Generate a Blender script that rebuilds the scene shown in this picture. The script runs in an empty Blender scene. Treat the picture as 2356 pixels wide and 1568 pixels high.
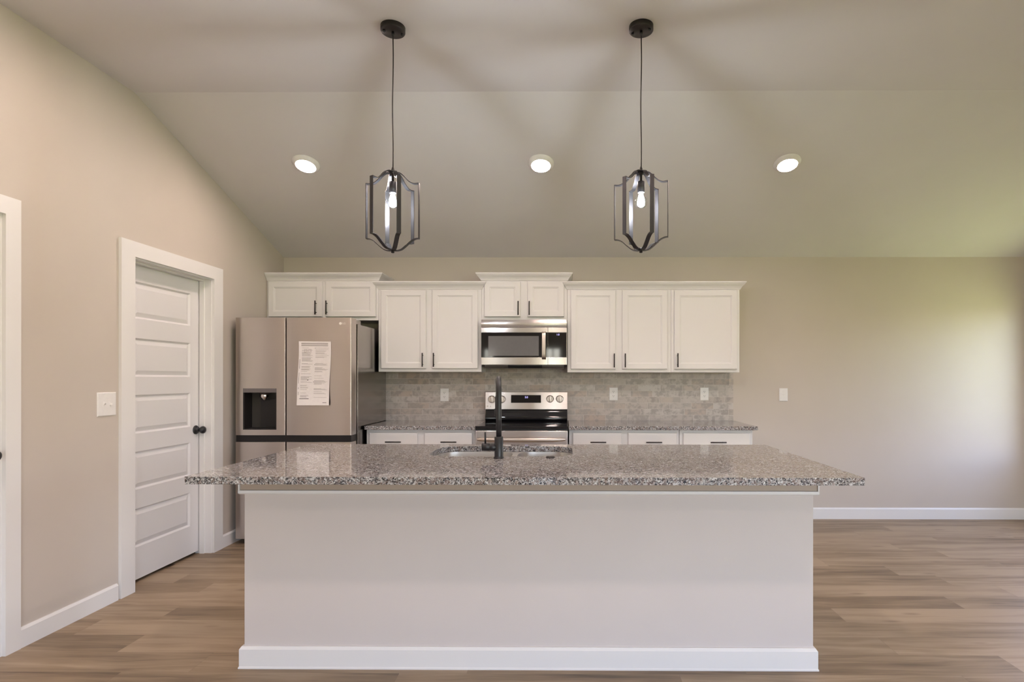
import bpy, bmesh, math, random
from mathutils import Vector, Matrix

random.seed(7)
sc = bpy.context.scene
COL = sc.collection
PI = math.pi

# ------------------------------------------------------------------ camera
cam_d = bpy.data.cameras.new('camera')
cam_d.sensor_fit = 'HORIZONTAL'
cam_d.sensor_width = 36.0
cam_d.lens = 36.0 * 1300.0 / 2356.0
cam_d.shift_x = (1178 - 1291) / 2356.0
cam_d.shift_y = (870 - 784) / 2356.0
cam_d.clip_start = 0.02
cam_d.clip_end = 300
cam = bpy.data.objects.new('camera', cam_d)
COL.objects.link(cam)
cam.matrix_world = (Matrix.Translation((0, 0, 1.3075)) @ Matrix.Rotation(0.0068, 4, 'Z')
                    @ Matrix.Rotation(PI / 2, 4, 'X') @ Matrix.Rotation(0.00075, 4, 'Z'))
sc.camera = cam

# ------------------------------------------------------------------ world, sun, exposure
SKY_STRENGTH = 3.6
world = bpy.data.worlds.new('sky')
sc.world = world
world.use_nodes = True
wn = world.node_tree.nodes
wn.clear()
wo = wn.new('ShaderNodeOutputWorld')
wb = wn.new('ShaderNodeBackground')
sky = wn.new('ShaderNodeTexSky')
sky.sky_type = 'NISHITA'
sky.sun_disc = False
sky.sun_elevation = math.radians(50)
sky.sun_rotation = math.radians(0)
sky.air_density = 1.0
sky.dust_density = 2.5
wb.inputs['Strength'].default_value = SKY_STRENGTH
wt = wn.new('ShaderNodeMix')
wt.data_type = 'RGBA'
wt.blend_type = 'MULTIPLY'
wt.inputs[0].default_value = 1.0
wt.inputs[7].default_value = (1.0, 0.87, 0.86, 1.0)      # camera white balance sits on the warm side of daylight
world.node_tree.links.new(sky.outputs['Color'], wt.inputs[6])
world.node_tree.links.new(wt.outputs[2], wb.inputs['Color'])
world.node_tree.links.new(wb.outputs['Background'], wo.inputs['Surface'])

sun_d = bpy.data.lights.new('sun', 'SUN')
sun_d.energy = 40.0
sun_d.angle = math.radians(0.6)
sun_d.color = (1.0, 0.95, 0.86)
sun = bpy.data.objects.new('sun', sun_d)
COL.objects.link(sun)
sun.location = (0, 20, 25)
sun.rotation_euler = (math.radians(-42), 0, 0)      # from behind the kitchen wall: rakes the lawn, never the rooms

LED_POWER = 186.0         # emission of the recessed lamp lenses
BULB_POWER = 500.0        # emission of the pendant filaments
sc.view_settings.view_transform = 'Standard'
sc.view_settings.look = 'None'
sc.view_settings.gamma = 1.0
sc.view_settings.use_curve_mapping = False
sc.view_settings.exposure = 0.33
sc.cycles.use_denoising = True
sc.cycles.max_bounces = 8
sc.cycles.diffuse_bounces = 5
sc.cycles.glossy_bounces = 5
sc.cycles.transparent_max_bounces = 12
sc.cycles.caustics_reflective = False
sc.cycles.caustics_refractive = False
sc.cycles.sample_clamp_indirect = 10.0


# ------------------------------------------------------------------ material helpers
class NT:
    def __init__(self, name):
        self.m = bpy.data.materials.new(name)
        self.m.use_nodes = True
        self.t = self.m.node_tree
        self.n = self.t.nodes
        self.b = self.n['Principled BSDF']
        self.out = self.n['Material Output']

    def new(self, typ, **kw):
        x = self.n.new(typ)
        for k, v in kw.items():
            setattr(x, k, v)
        return x

    def link(self, a, b):
        self.t.links.new(a, b)

    def setin(self, node, **kw):
        for k, v in kw.items():
            node.inputs[k.replace('_', ' ')].default_value = v
        return node

    def math(self, op, a, b=None):
        x = self.new('ShaderNodeMath', operation=op)
        for i, v in enumerate((a, b)):
            if v is None:
                continue
            if isinstance(v, (int, float)):
                x.inputs[i].default_value = v
            else:
                self.link(v, x.inputs[i])
        return x.outputs[0]

    def mix(self, fac, a, b, blend='MIX'):
        x = self.new('ShaderNodeMix', data_type='RGBA', blend_type=blend)
        for i, v in ((0, fac), (6, a), (7, b)):
            if isinstance(v, (int, float)):
                x.inputs[i].default_value = v
            elif isinstance(v, tuple):
                x.inputs[i].default_value = (*v, 1.0) if len(v) == 3 else v
            else:
                self.link(v, x.inputs[i])
        return x.outputs[2]

    def ramp(self, fac, stops, interp='LINEAR'):
        x = self.new('ShaderNodeValToRGB')
        x.color_ramp.interpolation = interp
        e = x.color_ramp.elements
        while len(e) < len(stops):
            e.new(0.5)
        for el, (p, c) in zip(e, stops):
            el.position = p
            el.color = (*c, 1.0) if len(c) == 3 else c
        self.link(fac, x.inputs[0])
        return x.outputs[0]

    def noise(self, vec, scale, detail=3.0, rough=0.5, out='Fac'):
        x = self.new('ShaderNodeTexNoise')
        x.inputs['Scale'].default_value = scale
        x.inputs['Detail'].default_value = detail
        x.inputs['Roughness'].default_value = rough
        if vec is not None:
            self.link(vec, x.inputs['Vector'])
        return x.outputs[out]

    def xyz(self):
        tc = self.new('ShaderNodeTexCoord')
        s = self.new('ShaderNodeSeparateXYZ')
        self.link(tc.outputs['Object'], s.inputs[0])
        return tc.outputs['Object'], s.outputs[0], s.outputs[1], s.outputs[2]

    def vec(self, x, y, z):
        c = self.new('ShaderNodeCombineXYZ')
        for i, v in enumerate((x, y, z)):
            if isinstance(v, (int, float)):
                c.inputs[i].default_value = v
            else:
                self.link(v, c.inputs[i])
        return c.outputs[0]

    def bump(self, h, strength, dist=0.002):
        x = self.new('ShaderNodeBump')
        x.inputs['Strength'].default_value = strength
        x.inputs['Distance'].default_value = dist
        self.link(h, x.inputs['Height'])
        self.link(x.outputs[0], self.b.inputs['Normal'])


def paint(name, col, rough=0.5, bump=0.0, scale=260.0, spec=0.4, vary=0.03):
    k = NT(name)
    o, x, y, z = k.xyz()
    f = k.noise(o, 3.0, 2.0)
    k.link(k.mix(f, tuple(c * (1 - vary) for c in col), tuple(min(1, c * (1 + vary)) for c in col)), k.b.inputs['Base Color'])
    k.b.inputs['Roughness'].default_value = rough
    k.b.inputs['Specular IOR Level'].default_value = spec
    if bump:
        k.bump(k.noise(o, scale, 2.0), bump, 0.0015)
    return k.m


def metal(name, col, rough, aniso=0.0, rot=0.25, streak=0.0):
    k = NT(name)
    k.b.inputs['Metallic'].default_value = 1.0
    o, x, y, z = k.xyz()
    f = k.noise(k.vec(k.math('MULTIPLY', x, 2.0), y, k.math('MULTIPLY', z, 900.0)), 1.0, 2.0)
    k.link(k.mix(f, tuple(c * 0.97 for c in col), tuple(min(1, c * 1.03) for c in col)), k.b.inputs['Base Color'])
    k.b.inputs['Roughness'].default_value = rough
    if aniso:
        tg = k.new('ShaderNodeTangent', direction_type='RADIAL', axis='Z')
        k.link(tg.outputs[0], k.b.inputs['Tangent'])
        k.b.inputs['Anisotropic'].default_value = aniso
        k.b.inputs['Anisotropic Rotation'].default_value = rot
    return k.m


def plain(name, col, rough=0.4, spec=0.5, metallic=0.0, coat=0.0):
    k = NT(name)
    o, x, y, z = k.xyz()
    f = k.noise(o, 40.0, 2.0)
    k.link(k.mix(f, tuple(c * 0.95 for c in col), tuple(min(1, c * 1.05) for c in col)), k.b.inputs['Base Color'])
    k.b.inputs['Roughness'].default_value = rough
    k.b.inputs['Specular IOR Level'].default_value = spec
    k.b.inputs['Metallic'].default_value = metallic
    k.b.inputs['Coat Weight'].default_value = coat
    return k.m


def emit(name, col, strength):
    k = NT(name)
    e = k.new('ShaderNodeEmission')
    e.inputs['Color'].default_value = (*col, 1)
    e.inputs['Strength'].default_value = strength
    k.link(e.outputs[0], k.out.inputs['Surface'])
    return k.m


def thin_glass(name, tint=(1, 1, 1), refl=1.0):
    k = NT(name)
    tr = k.new('ShaderNodeBsdfTransparent')
    tr.inputs['Color'].default_value = (*tint, 1)
    gl = k.new('ShaderNodeBsdfGlossy')
    gl.inputs['Roughness'].default_value = 0.02
    ge = k.new('ShaderNodeNewGeometry')
    dt = k.new('ShaderNodeVectorMath', operation='DOT_PRODUCT')
    k.link(ge.outputs['Normal'], dt.inputs[0])
    k.link(ge.outputs['Incoming'], dt.inputs[1])
    one = k.math('SUBTRACT', 1.0, k.math('ABSOLUTE', dt.outputs['Value']))
    fres = k.math('ADD', 0.04, k.math('MULTIPLY', 0.90, k.math('POWER', one, 5.0)))
    mx = k.new('ShaderNodeMixShader')
    k.link(k.math('MULTIPLY', fres, refl), mx.inputs[0])
    k.link(tr.outputs[0], mx.inputs[1])
    k.link(gl.outputs[0], mx.inputs[2])
    k.link(mx.outputs[0], k.out.inputs['Surface'])
    return k.m


def floor_material():
    k = NT('oak_plank')
    o, x, y, z = k.xyz()
    W, L = 0.1815, 1.24
    yy = k.math('DIVIDE', k.math('ADD', y, 0.0395), W)
    row = k.math('FLOOR', yy)
    wn1 = k.new('ShaderNodeTexWhiteNoise', noise_dimensions='1D')
    k.link(row, wn1.inputs['W'])
    xx = k.math('ADD', k.math('DIVIDE', x, L), k.math('MULTIPLY', wn1.outputs[0], 7.0))
    colm = k.math('FLOOR', xx)
    wn2 = k.new('ShaderNodeTexWhiteNoise', noise_dimensions='2D')
    k.link(k.vec(row, colm, 0.0), wn2.inputs['Vector'])
    r = wn2.outputs['Value']
    sh = k.math('MULTIPLY', r, 53.0)
    # long wandering grain and broad cathedral figure, both shifted plank by plank
    warp = k.noise(k.vec(k.math('ADD', k.math('MULTIPLY', x, 1.4), sh), k.math('MULTIPLY', y, 6.0), sh), 1.0, 3.0)
    ywarp = k.math('ADD', y, k.math('MULTIPLY', warp, 0.10))
    g1 = k.noise(k.vec(k.math('ADD', k.math('MULTIPLY', x, 1.1), sh), k.math('MULTIPLY', ywarp, 18.0), sh), 1.0, 5.0, 0.6)
    g2 = k.noise(k.vec(k.math('ADD', k.math('MULTIPLY', x, 4.0), sh), k.math('MULTIPLY', ywarp, 120.0), sh), 1.0, 3.0, 0.6)
    blot = k.noise(k.vec(k.math('ADD', k.math('MULTIPLY', x, 2.0), sh), k.math('MULTIPLY', y, 5.0), sh), 1.0, 2.0)
    v = k.math('ADD', k.math('MULTIPLY', g1, 0.66), k.math('MULTIPLY', g2, 0.16))
    v = k.math('ADD', v, k.math('MULTIPLY', blot, 0.26))
    v = k.math('ADD', v, k.math('MULTIPLY', k.math('SUBTRACT', r, 0.5), 0.18))
    c = k.ramp(v, [(0.30, (0.120, 0.085, 0.056)), (0.42, (0.215, 0.155, 0.100)), (0.52, (0.300, 0.220, 0.145)), (0.66, (0.405, 0.308, 0.212))])
    hue = wn2.outputs['Color']
    hs = k.new('ShaderNodeSeparateColor')
    k.link(hue, hs.inputs[0])
    c = k.mix(k.math('MULTIPLY', hs.outputs[1], 0.45), c, k.mix(1.0, c, (0.95, 1.0, 1.04), 'MULTIPLY'))
    # knots
    vo = k.new('ShaderNodeTexVoronoi', feature='F1')
    vo.inputs['Scale'].default_value = 1.0
    k.link(k.vec(k.math('ADD', k.math('MULTIPLY', x, 2.6), sh), k.math('MULTIPLY', y, 9.0), sh), vo.inputs['Vector'])
    kn = k.ramp(vo.outputs['Distance'], [(0.0, (1, 1, 1)), (0.05, (0.8, 0.8, 0.8)), (0.17, (0, 0, 0))])
    c = k.mix(k.math('MULTIPLY', kn, 0.55), c, (0.155, 0.105, 0.075))
    # seams
    fy = k.math('FRACT', yy)
    fx = k.math('FRACT', xx)
    ey = k.math('MINIMUM', fy, k.math('SUBTRACT', 1.0, fy))
    ex = k.math('MINIMUM', fx, k.math('SUBTRACT', 1.0, fx))
    seam = k.math('MAXIMUM', k.math('LESS_THAN', ey, 0.006), k.math('LESS_THAN', ex, 0.0009))
    c = k.mix(k.math('MULTIPLY', seam, 0.35), c, (0.16, 0.11, 0.08))
    k.link(c, k.b.inputs['Base Color'])
    k.link(k.math('ADD', 0.42, k.math('MULTIPLY', g1, 0.12)), k.b.inputs['Roughness'])
    k.b.inputs['Specular IOR Level'].default_value = 0.35
    k.bump(g2, 0.08, 0.001)
    return k.m


def granite_material():
    k = NT('granite')
    o, x, y, z = k.xyz()
    dist = k.noise(o, 85.0, 4.0, 0.65, out='Color')
    sc_ = k.new('ShaderNodeVectorMath', operation='SCALE')
    k.link(dist, sc_.inputs[0])
    sc_.inputs['Scale'].default_value = 0.020
    ad = k.new('ShaderNodeVectorMath', operation='ADD')
    k.link(o, ad.inputs[0])
    k.link(sc_.outputs[0], ad.inputs[1])
    vo = k.new('ShaderNodeTexVoronoi', feature='F1')
    vo.inputs['Scale'].default_value = 235.0
    k.link(ad.outputs[0], vo.inputs['Vector'])
    s = k.new('ShaderNodeSeparateColor')
    k.link(vo.outputs['Color'], s.inputs[0])
    c = k.ramp(s.outputs[0], [(0.0, (0.018, 0.019, 0.022)), (0.17, (0.07, 0.07, 0.078)), (0.32, (0.20, 0.178, 0.17)),
                              (0.46, (0.33, 0.315, 0.315)), (0.62, (0.46, 0.46, 0.475)), (0.84, (0.61, 0.62, 0.64))], 'CONSTANT')
    vo2 = k.new('ShaderNodeTexVoronoi', feature='F1')
    vo2.inputs['Scale'].default_value = 85.0
    k.link(ad.outputs[0], vo2.inputs['Vector'])
    s2 = k.new('ShaderNodeSeparateColor')
    k.link(vo2.outputs['Color'], s2.inputs[0])
    warm = k.ramp(s2.outputs[1], [(0.0, (0, 0, 0)), (0.66, (0, 0, 0)), (0.72, (1, 1, 1))])
    c = k.mix(k.math('MULTIPLY', warm, 0.38), c, (0.27, 0.19, 0.16))
    dark = k.ramp(s2.outputs[2], [(0.0, (1, 1, 1)), (0.12, (1, 1, 1)), (0.18, (0, 0, 0))])
    c = k.mix(k.math('MULTIPLY', dark, 0.5), c, (0.035, 0.036, 0.04))
    k.link(c, k.b.inputs['Base Color'])
    k.b.inputs['Roughness'].default_value = 0.06
    k.b.inputs['Specular IOR Level'].default_value = 0.8
    return k.m


def tile_material():
    k = NT('marble_tile')
    o, x, y, z = k.xyz()
    H, L = 0.0562, 0.2045
    zz = k.math('DIVIDE', k.math('SUBTRACT', z, 0.911), H)
    row = k.math('FLOOR', zz)
    wn1 = k.new('ShaderNodeTexWhiteNoise', noise_dimensions='1D')
    k.link(row, wn1.inputs['W'])
    xx = k.math('ADD', k.math('DIVIDE', x, L), k.math('ADD', k.math('MULTIPLY', row, 0.5), k.math('MULTIPLY', wn1.outputs[0], 0.25)))
    colm = k.math('FLOOR', xx)
    wn2 = k.new('ShaderNodeTexWhiteNoise', noise_dimensions='2D')
    k.link(k.vec(row, colm, 0.0), wn2.inputs['Vector'])
    r = wn2.outputs['Value']
    s = k.new('ShaderNodeSeparateColor')
    k.link(wn2.outputs['Color'], s.inputs[0])
    sh = k.math('MULTIPLY', r, 31.0)
    cl = k.noise(k.vec(k.math('ADD', x, sh), sh, z), 15.0, 4.0, 0.65)
    vein = k.noise(k.vec(k.math('ADD', x, sh), sh, k.math('MULTIPLY', z, 2.0)), 22.0, 4.0, 0.7)
    c = k.mix(s.outputs[1], (0.48, 0.42, 0.38), (0.56, 0.52, 0.49))
    c = k.mix(k.ramp(s.outputs[2], [(0.70, (0, 0, 0)), (0.80, (0.6, 0.6, 0.6))]), c, (0.47, 0.36, 0.29))
    c = k.mix(k.ramp(cl, [(0.42, (0.85, 0.85, 0.85)), (0.56, (0, 0, 0))]), c, (0.34, 0.30, 0.275))
    c = k.mix(k.math('MULTIPLY', k.math('SUBTRACT', r, 0.25), 0.45), c, (0.56, 0.53, 0.50))
    c = k.mix(k.ramp(vein, [(0.30, (0.5, 0.5, 0.5)), (0.38, (0, 0, 0))]), c, (0.27, 0.245, 0.23))
    fz = k.math('FRACT', zz)
    fx = k.math('FRACT', xx)
    ez = k.math('MINIMUM', fz, k.math('SUBTRACT', 1.0, fz))
    ex = k.math('MINIMUM', fx, k.math('SUBTRACT', 1.0, fx))
    seam = k.math('MAXIMUM', k.math('LESS_THAN', ez, 0.025), k.math('LESS_THAN', ex, 0.007))
    c = k.mix(seam, c, (0.60, 0.56, 0.525))
    k.link(c, k.b.inputs['Base Color'])
    k.b.inputs['Roughness'].default_value = 0.42
    k.bump(k.math('SUBTRACT', 1.0, seam), 0.35, 0.0015)
    return k.m


def grass_material():
    k = NT('lawn_grass')
    o, x, y, z = k.xyz()
    f = k.noise(o, 1.2, 5.0, 0.6)
    k.link(k.ramp(f, [(0.3, (0.15, 0.185, 0.07)), (0.6, (0.215, 0.255, 0.10)), (0.8, (0.29, 0.32, 0.14))]), k.b.inputs['Base Color'])
    k.b.inputs['Roughness'].default_value = 0.9
    return k.m


M = dict(
    wall=paint('greige_wall_paint', (0.570, 0.514, 0.462), 0.6, 0.10, 240.0, 0.25),
    ceiling=paint('ceiling_paint', (0.685, 0.66, 0.67), 0.75, 0.10, 200.0, 0.2),
    trim=paint('white_trim_paint', (0.78, 0.77, 0.768), 0.38, 0.0, spec=0.45, vary=0.01),
    cab=paint('white_cabinet_paint', (0.775, 0.762, 0.765), 0.42, 0.0, spec=0.4, vary=0.01),
    door=paint('white_door_paint', (0.755, 0.748, 0.76), 0.4, 0.0, spec=0.4, vary=0.01),
    island=paint('island_wall_paint', (0.635, 0.585, 0.565), 0.6, 0.12, 240.0, 0.25),
    apron=paint('tan_apron', (0.43, 0.35, 0.285), 0.55),  # one even tan, darker than the island wall
    floor=floor_material(),
    granite=granite_material(),
    tile=tile_material(),
    grass=grass_material(),
    steel=metal('brushed_steel', (0.575, 0.515, 0.475), 0.33, 0.65, 0.25),
    steel_bright=metal('polished_brushed_steel', (0.74, 0.70, 0.685), 0.20, 0.75, 0.25),
    sink=metal('satin_sink_steel', (0.70, 0.68, 0.66), 0.38),
    case=metal('grey_case_metal', (0.36, 0.33, 0.305), 0.20),
    black=plain('matte_black_metal', (0.013, 0.014, 0.017), 0.38, 0.5),
    bronze=plain('dark_bronze', (0.020, 0.016, 0.015), 0.42, 0.4, 0.0),
    strap=plain('graphite_strap_metal', (0.050, 0.048, 0.052), 0.33, 0.5, 0.75),
    blackglass=plain('black_glass', (0.010, 0.010, 0.012), 0.05, 0.6),
    window=plain('grey_oven_window', (0.15, 0.15, 0.16), 0.10, 0.6),
    darkplastic=plain('dark_grey_plastic', (0.015, 0.0128, 0.0128), 0.35, 0.35),
    midplastic=plain('grey_plastic', (0.14, 0.125, 0.125), 0.3, 0.5),
    plate=plain('white_plastic', (0.80, 0.785, 0.775), 0.35, 0.5),
    slot=plain('shadow_slot', (0.06, 0.055, 0.05), 0.6),
    paper=plain('white_paper', (0.78, 0.745, 0.745), 0.7, 0.2),
    ink=plain('grey_ink', (0.47, 0.435, 0.435), 0.7, 0.2),
    inkdark=plain('dark_ink', (0.12, 0.105, 0.11), 0.7, 0.2),
    logo=plain('pale_logo', (0.80, 0.76, 0.73), 0.3, 0.5),
    lens=emit('warm_lamp_lens', (1.0, 0.785, 0.71), LED_POWER),
    filament=emit('white_filament', (0.92, 0.96, 1.0), BULB_POWER),
    digits=emit('blue_white_digits', (0.55, 0.50, 1.0), 1.6),
    bulbglass=thin_glass('clear_bulb_glass', (0.965, 0.975, 0.985), 1.1),
    pane=thin_glass('window_glass', (0.97, 0.98, 0.98), 1.0),
    gasket=plain('dark_gasket', (0.05, 0.045, 0.04), 0.6),
    brass=metal('brass_screw_shell', (0.75, 0.58, 0.25), 0.3),
)


# ------------------------------------------------------------------ mesh helpers
class MB:
    def __init__(self):
        self.bm = bmesh.new()
        self.mi = 0

    def _tag(self, faces):
        for f in faces:
            f.material_index = self.mi

    def box(self, x0, x1, y0, y1, z0, z1, bev=0.0, seg=2):
        t = bmesh.new()
        r = bmesh.ops.create_cube(t, size=1.0)
        for v in t.verts:
            v.co = Vector(((x0 + x1) / 2 + v.co.x * (x1 - x0), (y0 + y1) / 2 + v.co.y * (y1 - y0), (z0 + z1) / 2 + v.co.z * (z1 - z0)))
        if bev > 0:
            bmesh.ops.bevel(t, geom=list(t.edges), offset=bev, segments=seg, affect='EDGES', profile=0.6)
        self.merge(t)
        return self

    def merge(self, t, mat=None):
        vm = {}
        for v in t.verts:
            vm[v] = self.bm.verts.new(mat @ v.co if mat else v.co)
        for f in t.faces:
            try:
                nf = self.bm.faces.new([vm[v] for v in f.verts])
                nf.material_index = self.mi
                nf.smooth = f.smooth
            except ValueError:
                pass
        t.free()

    def ngon(self, pts):
        f = self.bm.faces.new([self.bm.verts.new(p) for p in pts])
        f.material_index = self.mi
        return f

    def prism(self, poly, d, to=lambda u, v, w: (u, v, w), w0=0.0):
        """poly: list of (u,v); extruded from w0 to w0+d through to(u,v,w)."""
        a = [self.bm.verts.new(to(u, v, w0)) for u, v in poly]
        b = [self.bm.verts.new(to(u, v, w0 + d)) for u, v in poly]
        n = len(poly)
        fs = [self.bm.faces.new(a), self.bm.faces.new(b[::-1])]
        for i in range(n):
            j = (i + 1) % n
            fs.append(self.bm.faces.new([a[i], b[i], b[j], a[j]]))
        self._tag(fs)
        return self

    def plate(self, outer, holes, d, to=lambda u, v, w: (u, v, w), w0=0.0):
        """flat plate with holes, thickness d."""
        for w in (w0, w0 + d):
            t = bmesh.new()
            es = []
            for loop in [outer] + holes:
                vs = [t.verts.new((u, v, 0)) for u, v in loop]
                es += [t.edges.new((vs[i], vs[(i + 1) % len(vs)])) for i in range(len(vs))]
            bmesh.ops.triangle_fill(t, edges=es, use_beauty=True, use_dissolve=False)
            vm = {v: self.bm.verts.new(to(v.co.x, v.co.y, w)) for v in t.verts}
            for f in t.faces:
                self._tag([self.bm.faces.new([vm[v] for v in f.verts])])
            t.free()
        for loop in [outer] + holes:
            n = len(loop)
            a = [self.bm.verts.new(to(u, v, w0)) for u, v in loop]
            b = [self.bm.verts.new(to(u, v, w0 + d)) for u, v in loop]
            for i in range(n):
                j = (i + 1) % n
                self._tag([self.bm.faces.new([a[i], a[j], b[j], b[i]])])
        return self

    def rings(self, loops, cap0=True, cap1=True, closed=True, smooth=False):
        rows = [[self.bm.verts.new(p) for p in lp] for lp in loops]
        n = len(rows[0])
        for r0, r1 in zip(rows[:-1], rows[1:]):
            for i in range(n if closed else n - 1):
                j = (i + 1) % n
                f = self.bm.faces.new([r0[i], r0[j], r1[j], r1[i]])
                f.material_index = self.mi
                f.smooth = smooth
        if cap0:
            self._tag([self.bm.faces.new(rows[0][::-1])])
        if cap1:
            self._tag([self.bm.faces.new(rows[-1])])
        return self

    def lathe(self, prof, c=(0, 0, 0), axis='Z', seg=32, cap0=True, cap1=True):
        """prof: (r, h) pairs along the axis."""
        c = Vector(c)
        loops = []
        for r, h in prof:
            lp = []
            for i in range(seg):
                a = 2 * PI * i / seg
                u, v = max(r, 1e-5) * math.cos(a), max(r, 1e-5) * math.sin(a)
                p = {'Z': (u, v, h), 'Y': (u, h, v), 'X': (h, u, v)}[axis]
                lp.append(c + Vector(p))
            loops.append(lp)
        return self.rings(loops, cap0, cap1, True, True)

    def tube(self, pts, r, seg=12, caps=True):
        pts = [Vector(p) for p in pts]
        rad = r if isinstance(r, (list, tuple)) else [r] * len(pts)
        loops = []
        up = None
        for i, p in enumerate(pts):
            t = (pts[min(i + 1, len(pts) - 1)] - pts[max(i - 1, 0)]).normalized()
            if up is None:
                up = Vector((0, 0, 1)) if abs(t.z) < 0.9 else Vector((1, 0, 0))
            s = t.cross(up).normalized()
            up = s.cross(t).normalized()
            loops.append([p + (s * math.cos(2 * PI * k / seg) + up * math.sin(2 * PI * k / seg)) * rad[i] for k in range(seg)])
        return self.rings(loops, caps, caps, True, True)

    def build(self, name, mat, parent=None, origin=None, smooth_angle=None, weld=True):
        if weld:
            bmesh.ops.remove_doubles(self.bm, verts=list(self.bm.verts), dist=1e-5)
        bmesh.ops.recalc_face_normals(self.bm, faces=list(self.bm.faces))
        o0 = Vector(parent['_w'] if parent is not None else (origin or (0, 0, 0)))
        for v in self.bm.verts:
            v.co -= o0
        me = bpy.data.meshes.new(name)
        self.bm.to_mesh(me)
        self.bm.free()
        for m in (mat if isinstance(mat, (list, tuple)) else [mat]):
            me.materials.append(m)
        if smooth_angle is not None:
            me.polygons.foreach_set('use_smooth', [True] * len(me.polygons))
            me.set_sharp_from_angle(angle=math.radians(smooth_angle))
        o = bpy.data.objects.new(name, me)
        COL.objects.link(o)
        if parent is not None:
            o.parent = parent
            o['_w'] = list(o0)
        else:
            o.location = o0
            o['_w'] = list(o0)
        return o


def tag(o, label, cat, group=None):
    o['label'] = label
    o['category'] = cat
    if group:
        o['group'] = group
    return o


def thing(name, loc, label=None, cat=None, group=None, kind=None):
    o = bpy.data.objects.new(name, None)
    COL.objects.link(o)
    o.empty_display_size = 0.1
    o.location = loc
    o['_w'] = list(loc)
    if label:
        tag(o, label, cat, group)
    if kind:
        o['kind'] = kind
    return o


def struct(name, mb, mat, **kw):
    o = mb.build(name, mat, **kw)
    o['kind'] = 'structure'
    return o


def dup(root, loc, label=None, group=None, rotz=None):
    r = root.copy()
    COL.objects.link(r)
    r.location = loc
    if rotz is not None:
        r.rotation_euler = (0, 0, rotz)
    if label:
        r['label'] = label
    if group:
        r['group'] = group
    for ch in list(root.children):
        c = ch.copy()
        COL.objects.link(c)
        c.parent = r
        for g in list(ch.children):
            d = g.copy()
            COL.objects.link(d)
            d.parent = c
    return r


def rrect(x0, x1, y0, y1, r, seg=8):
    pts = []
    for cx, cy, a0 in ((x1 - r, y1 - r, 0), (x0 + r, y1 - r, 90), (x0 + r, y0 + r, 180), (x1 - r, y0 + r, 270)):
        for i in range(seg + 1):
            a = math.radians(a0 + 90 * i / seg)
            pts.append((cx + r * math.cos(a), cy + r * math.sin(a)))
    return pts


def rect(x0, x1, y0, y1):
    return [(x0, y0), (x1, y0), (x1, y1), (x0, y1)]


def catmull(pts, n=6):
    P = [pts[0]] + list(pts) + [pts[-1]]
    out = []
    for i in range(1, len(P) - 2):
        p0, p1, p2, p3 = (Vector(P[i + k]) for k in (-1, 0, 1, 2))
        for k in range(n):
            t = k / n
            out.append(0.5 * ((2 * p1) + (p2 - p0) * t + (2 * p0 - 5 * p1 + 4 * p2 - p3) * t * t + (3 * p1 - p0 - 3 * p2 + p3) * t ** 3))
    out.append(Vector(P[-2]))
    return out


def text_mesh(name, body, size, mat, parent, loc, rot=(PI / 2, 0, 0), depth=0.0006, align='LEFT'):
    cu = bpy.data.curves.new(name, 'FONT')
    cu.body = body
    cu.size = size
    cu.extrude = depth
    cu.align_x = align
    cu.align_y = 'CENTER'
    t = bpy.data.objects.new(name, cu)
    COL.objects.link(t)
    bpy.context.view_layer.update()
    me = bpy.data.meshes.new_from_object(t.evaluated_get(bpy.context.evaluated_depsgraph_get()))
    bpy.data.objects.remove(t)
    me.name = name
    me.materials.clear()
    me.materials.append(mat)
    w0 = Vector(parent['_w'])
    me.transform(Matrix.Translation(Vector(loc) - w0) @ Matrix.Rotation(rot[2], 4, 'Z') @ Matrix.Rotation(rot[0], 4, 'X'))
    o = bpy.data.objects.new(name, me)
    COL.objects.link(o)
    o.parent = parent
    o['_w'] = list(w0)
    return o


# ------------------------------------------------------------------ room shell
XL, XR, YB, YR = -2.645, 4.34, 5.295, -4.2
ZC, YK, ZB = 3.06, 3.452, 2.441       # flat ceiling, where it starts to fall, height at the kitchen wall
SL = (ZC - ZB) / (YB - YK)
T = 0.12

m = MB()
m.prism(rect(-4.2, XR + T, YR - T, YB + T), -0.10)
struct('floor', m, M['floor'])

m = MB()
m.prism([(YR, ZC), (YK, ZC), (YB, ZB), (YB, ZB + 0.14), (YK, ZC + 0.14), (YR, ZC + 0.14)], XR - XL, lambda u, v, w: (w, u, v), XL)
struct('ceiling', m, M['ceiling'])

# left wall with two door openings
D1 = (3.432, 4.222)      # pantry door opening along y
D2 = (1.83, 2.643)       # nearer door opening
DZ, DZ2 = 2.055, 2.085
outline = [(YR, 0), (D2[0], 0), (D2[0], DZ2), (D2[1], DZ2), (D2[1], 0), (D1[0], 0), (D1[0], DZ), (D1[1], DZ), (D1[1], 0), (YB, 0),
           (YB, ZB), (YK, ZC), (YR, ZC)]
m = MB()
m.plate(outline, [], T, lambda u, v, w: (XL - w, u, v))
struct('wall_left', m, M['wall'])

m = MB()
m.prism(rect(XL - T, XR + T, 0, ZC + 0.14), T, lambda u, v, w: (u, YB + w, v))
struct('wall_back', m, M['wall'])

W1 = (4.18, 5.00, 0.60, 2.04)       # window in the right-hand wall: y0 y1 z0 z1
W4 = (-3.8, -1.0, 0.45, 2.10)       # unseen wide window behind the camera, added to light the island front
m = MB()
m.plate(rect(YR, YB, 0, ZC + 0.14), [rect(*W1), rect(*W4)], T, lambda u, v, w: (XR + w, u, v))
struct('wall_right', m, M['wall'])

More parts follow.
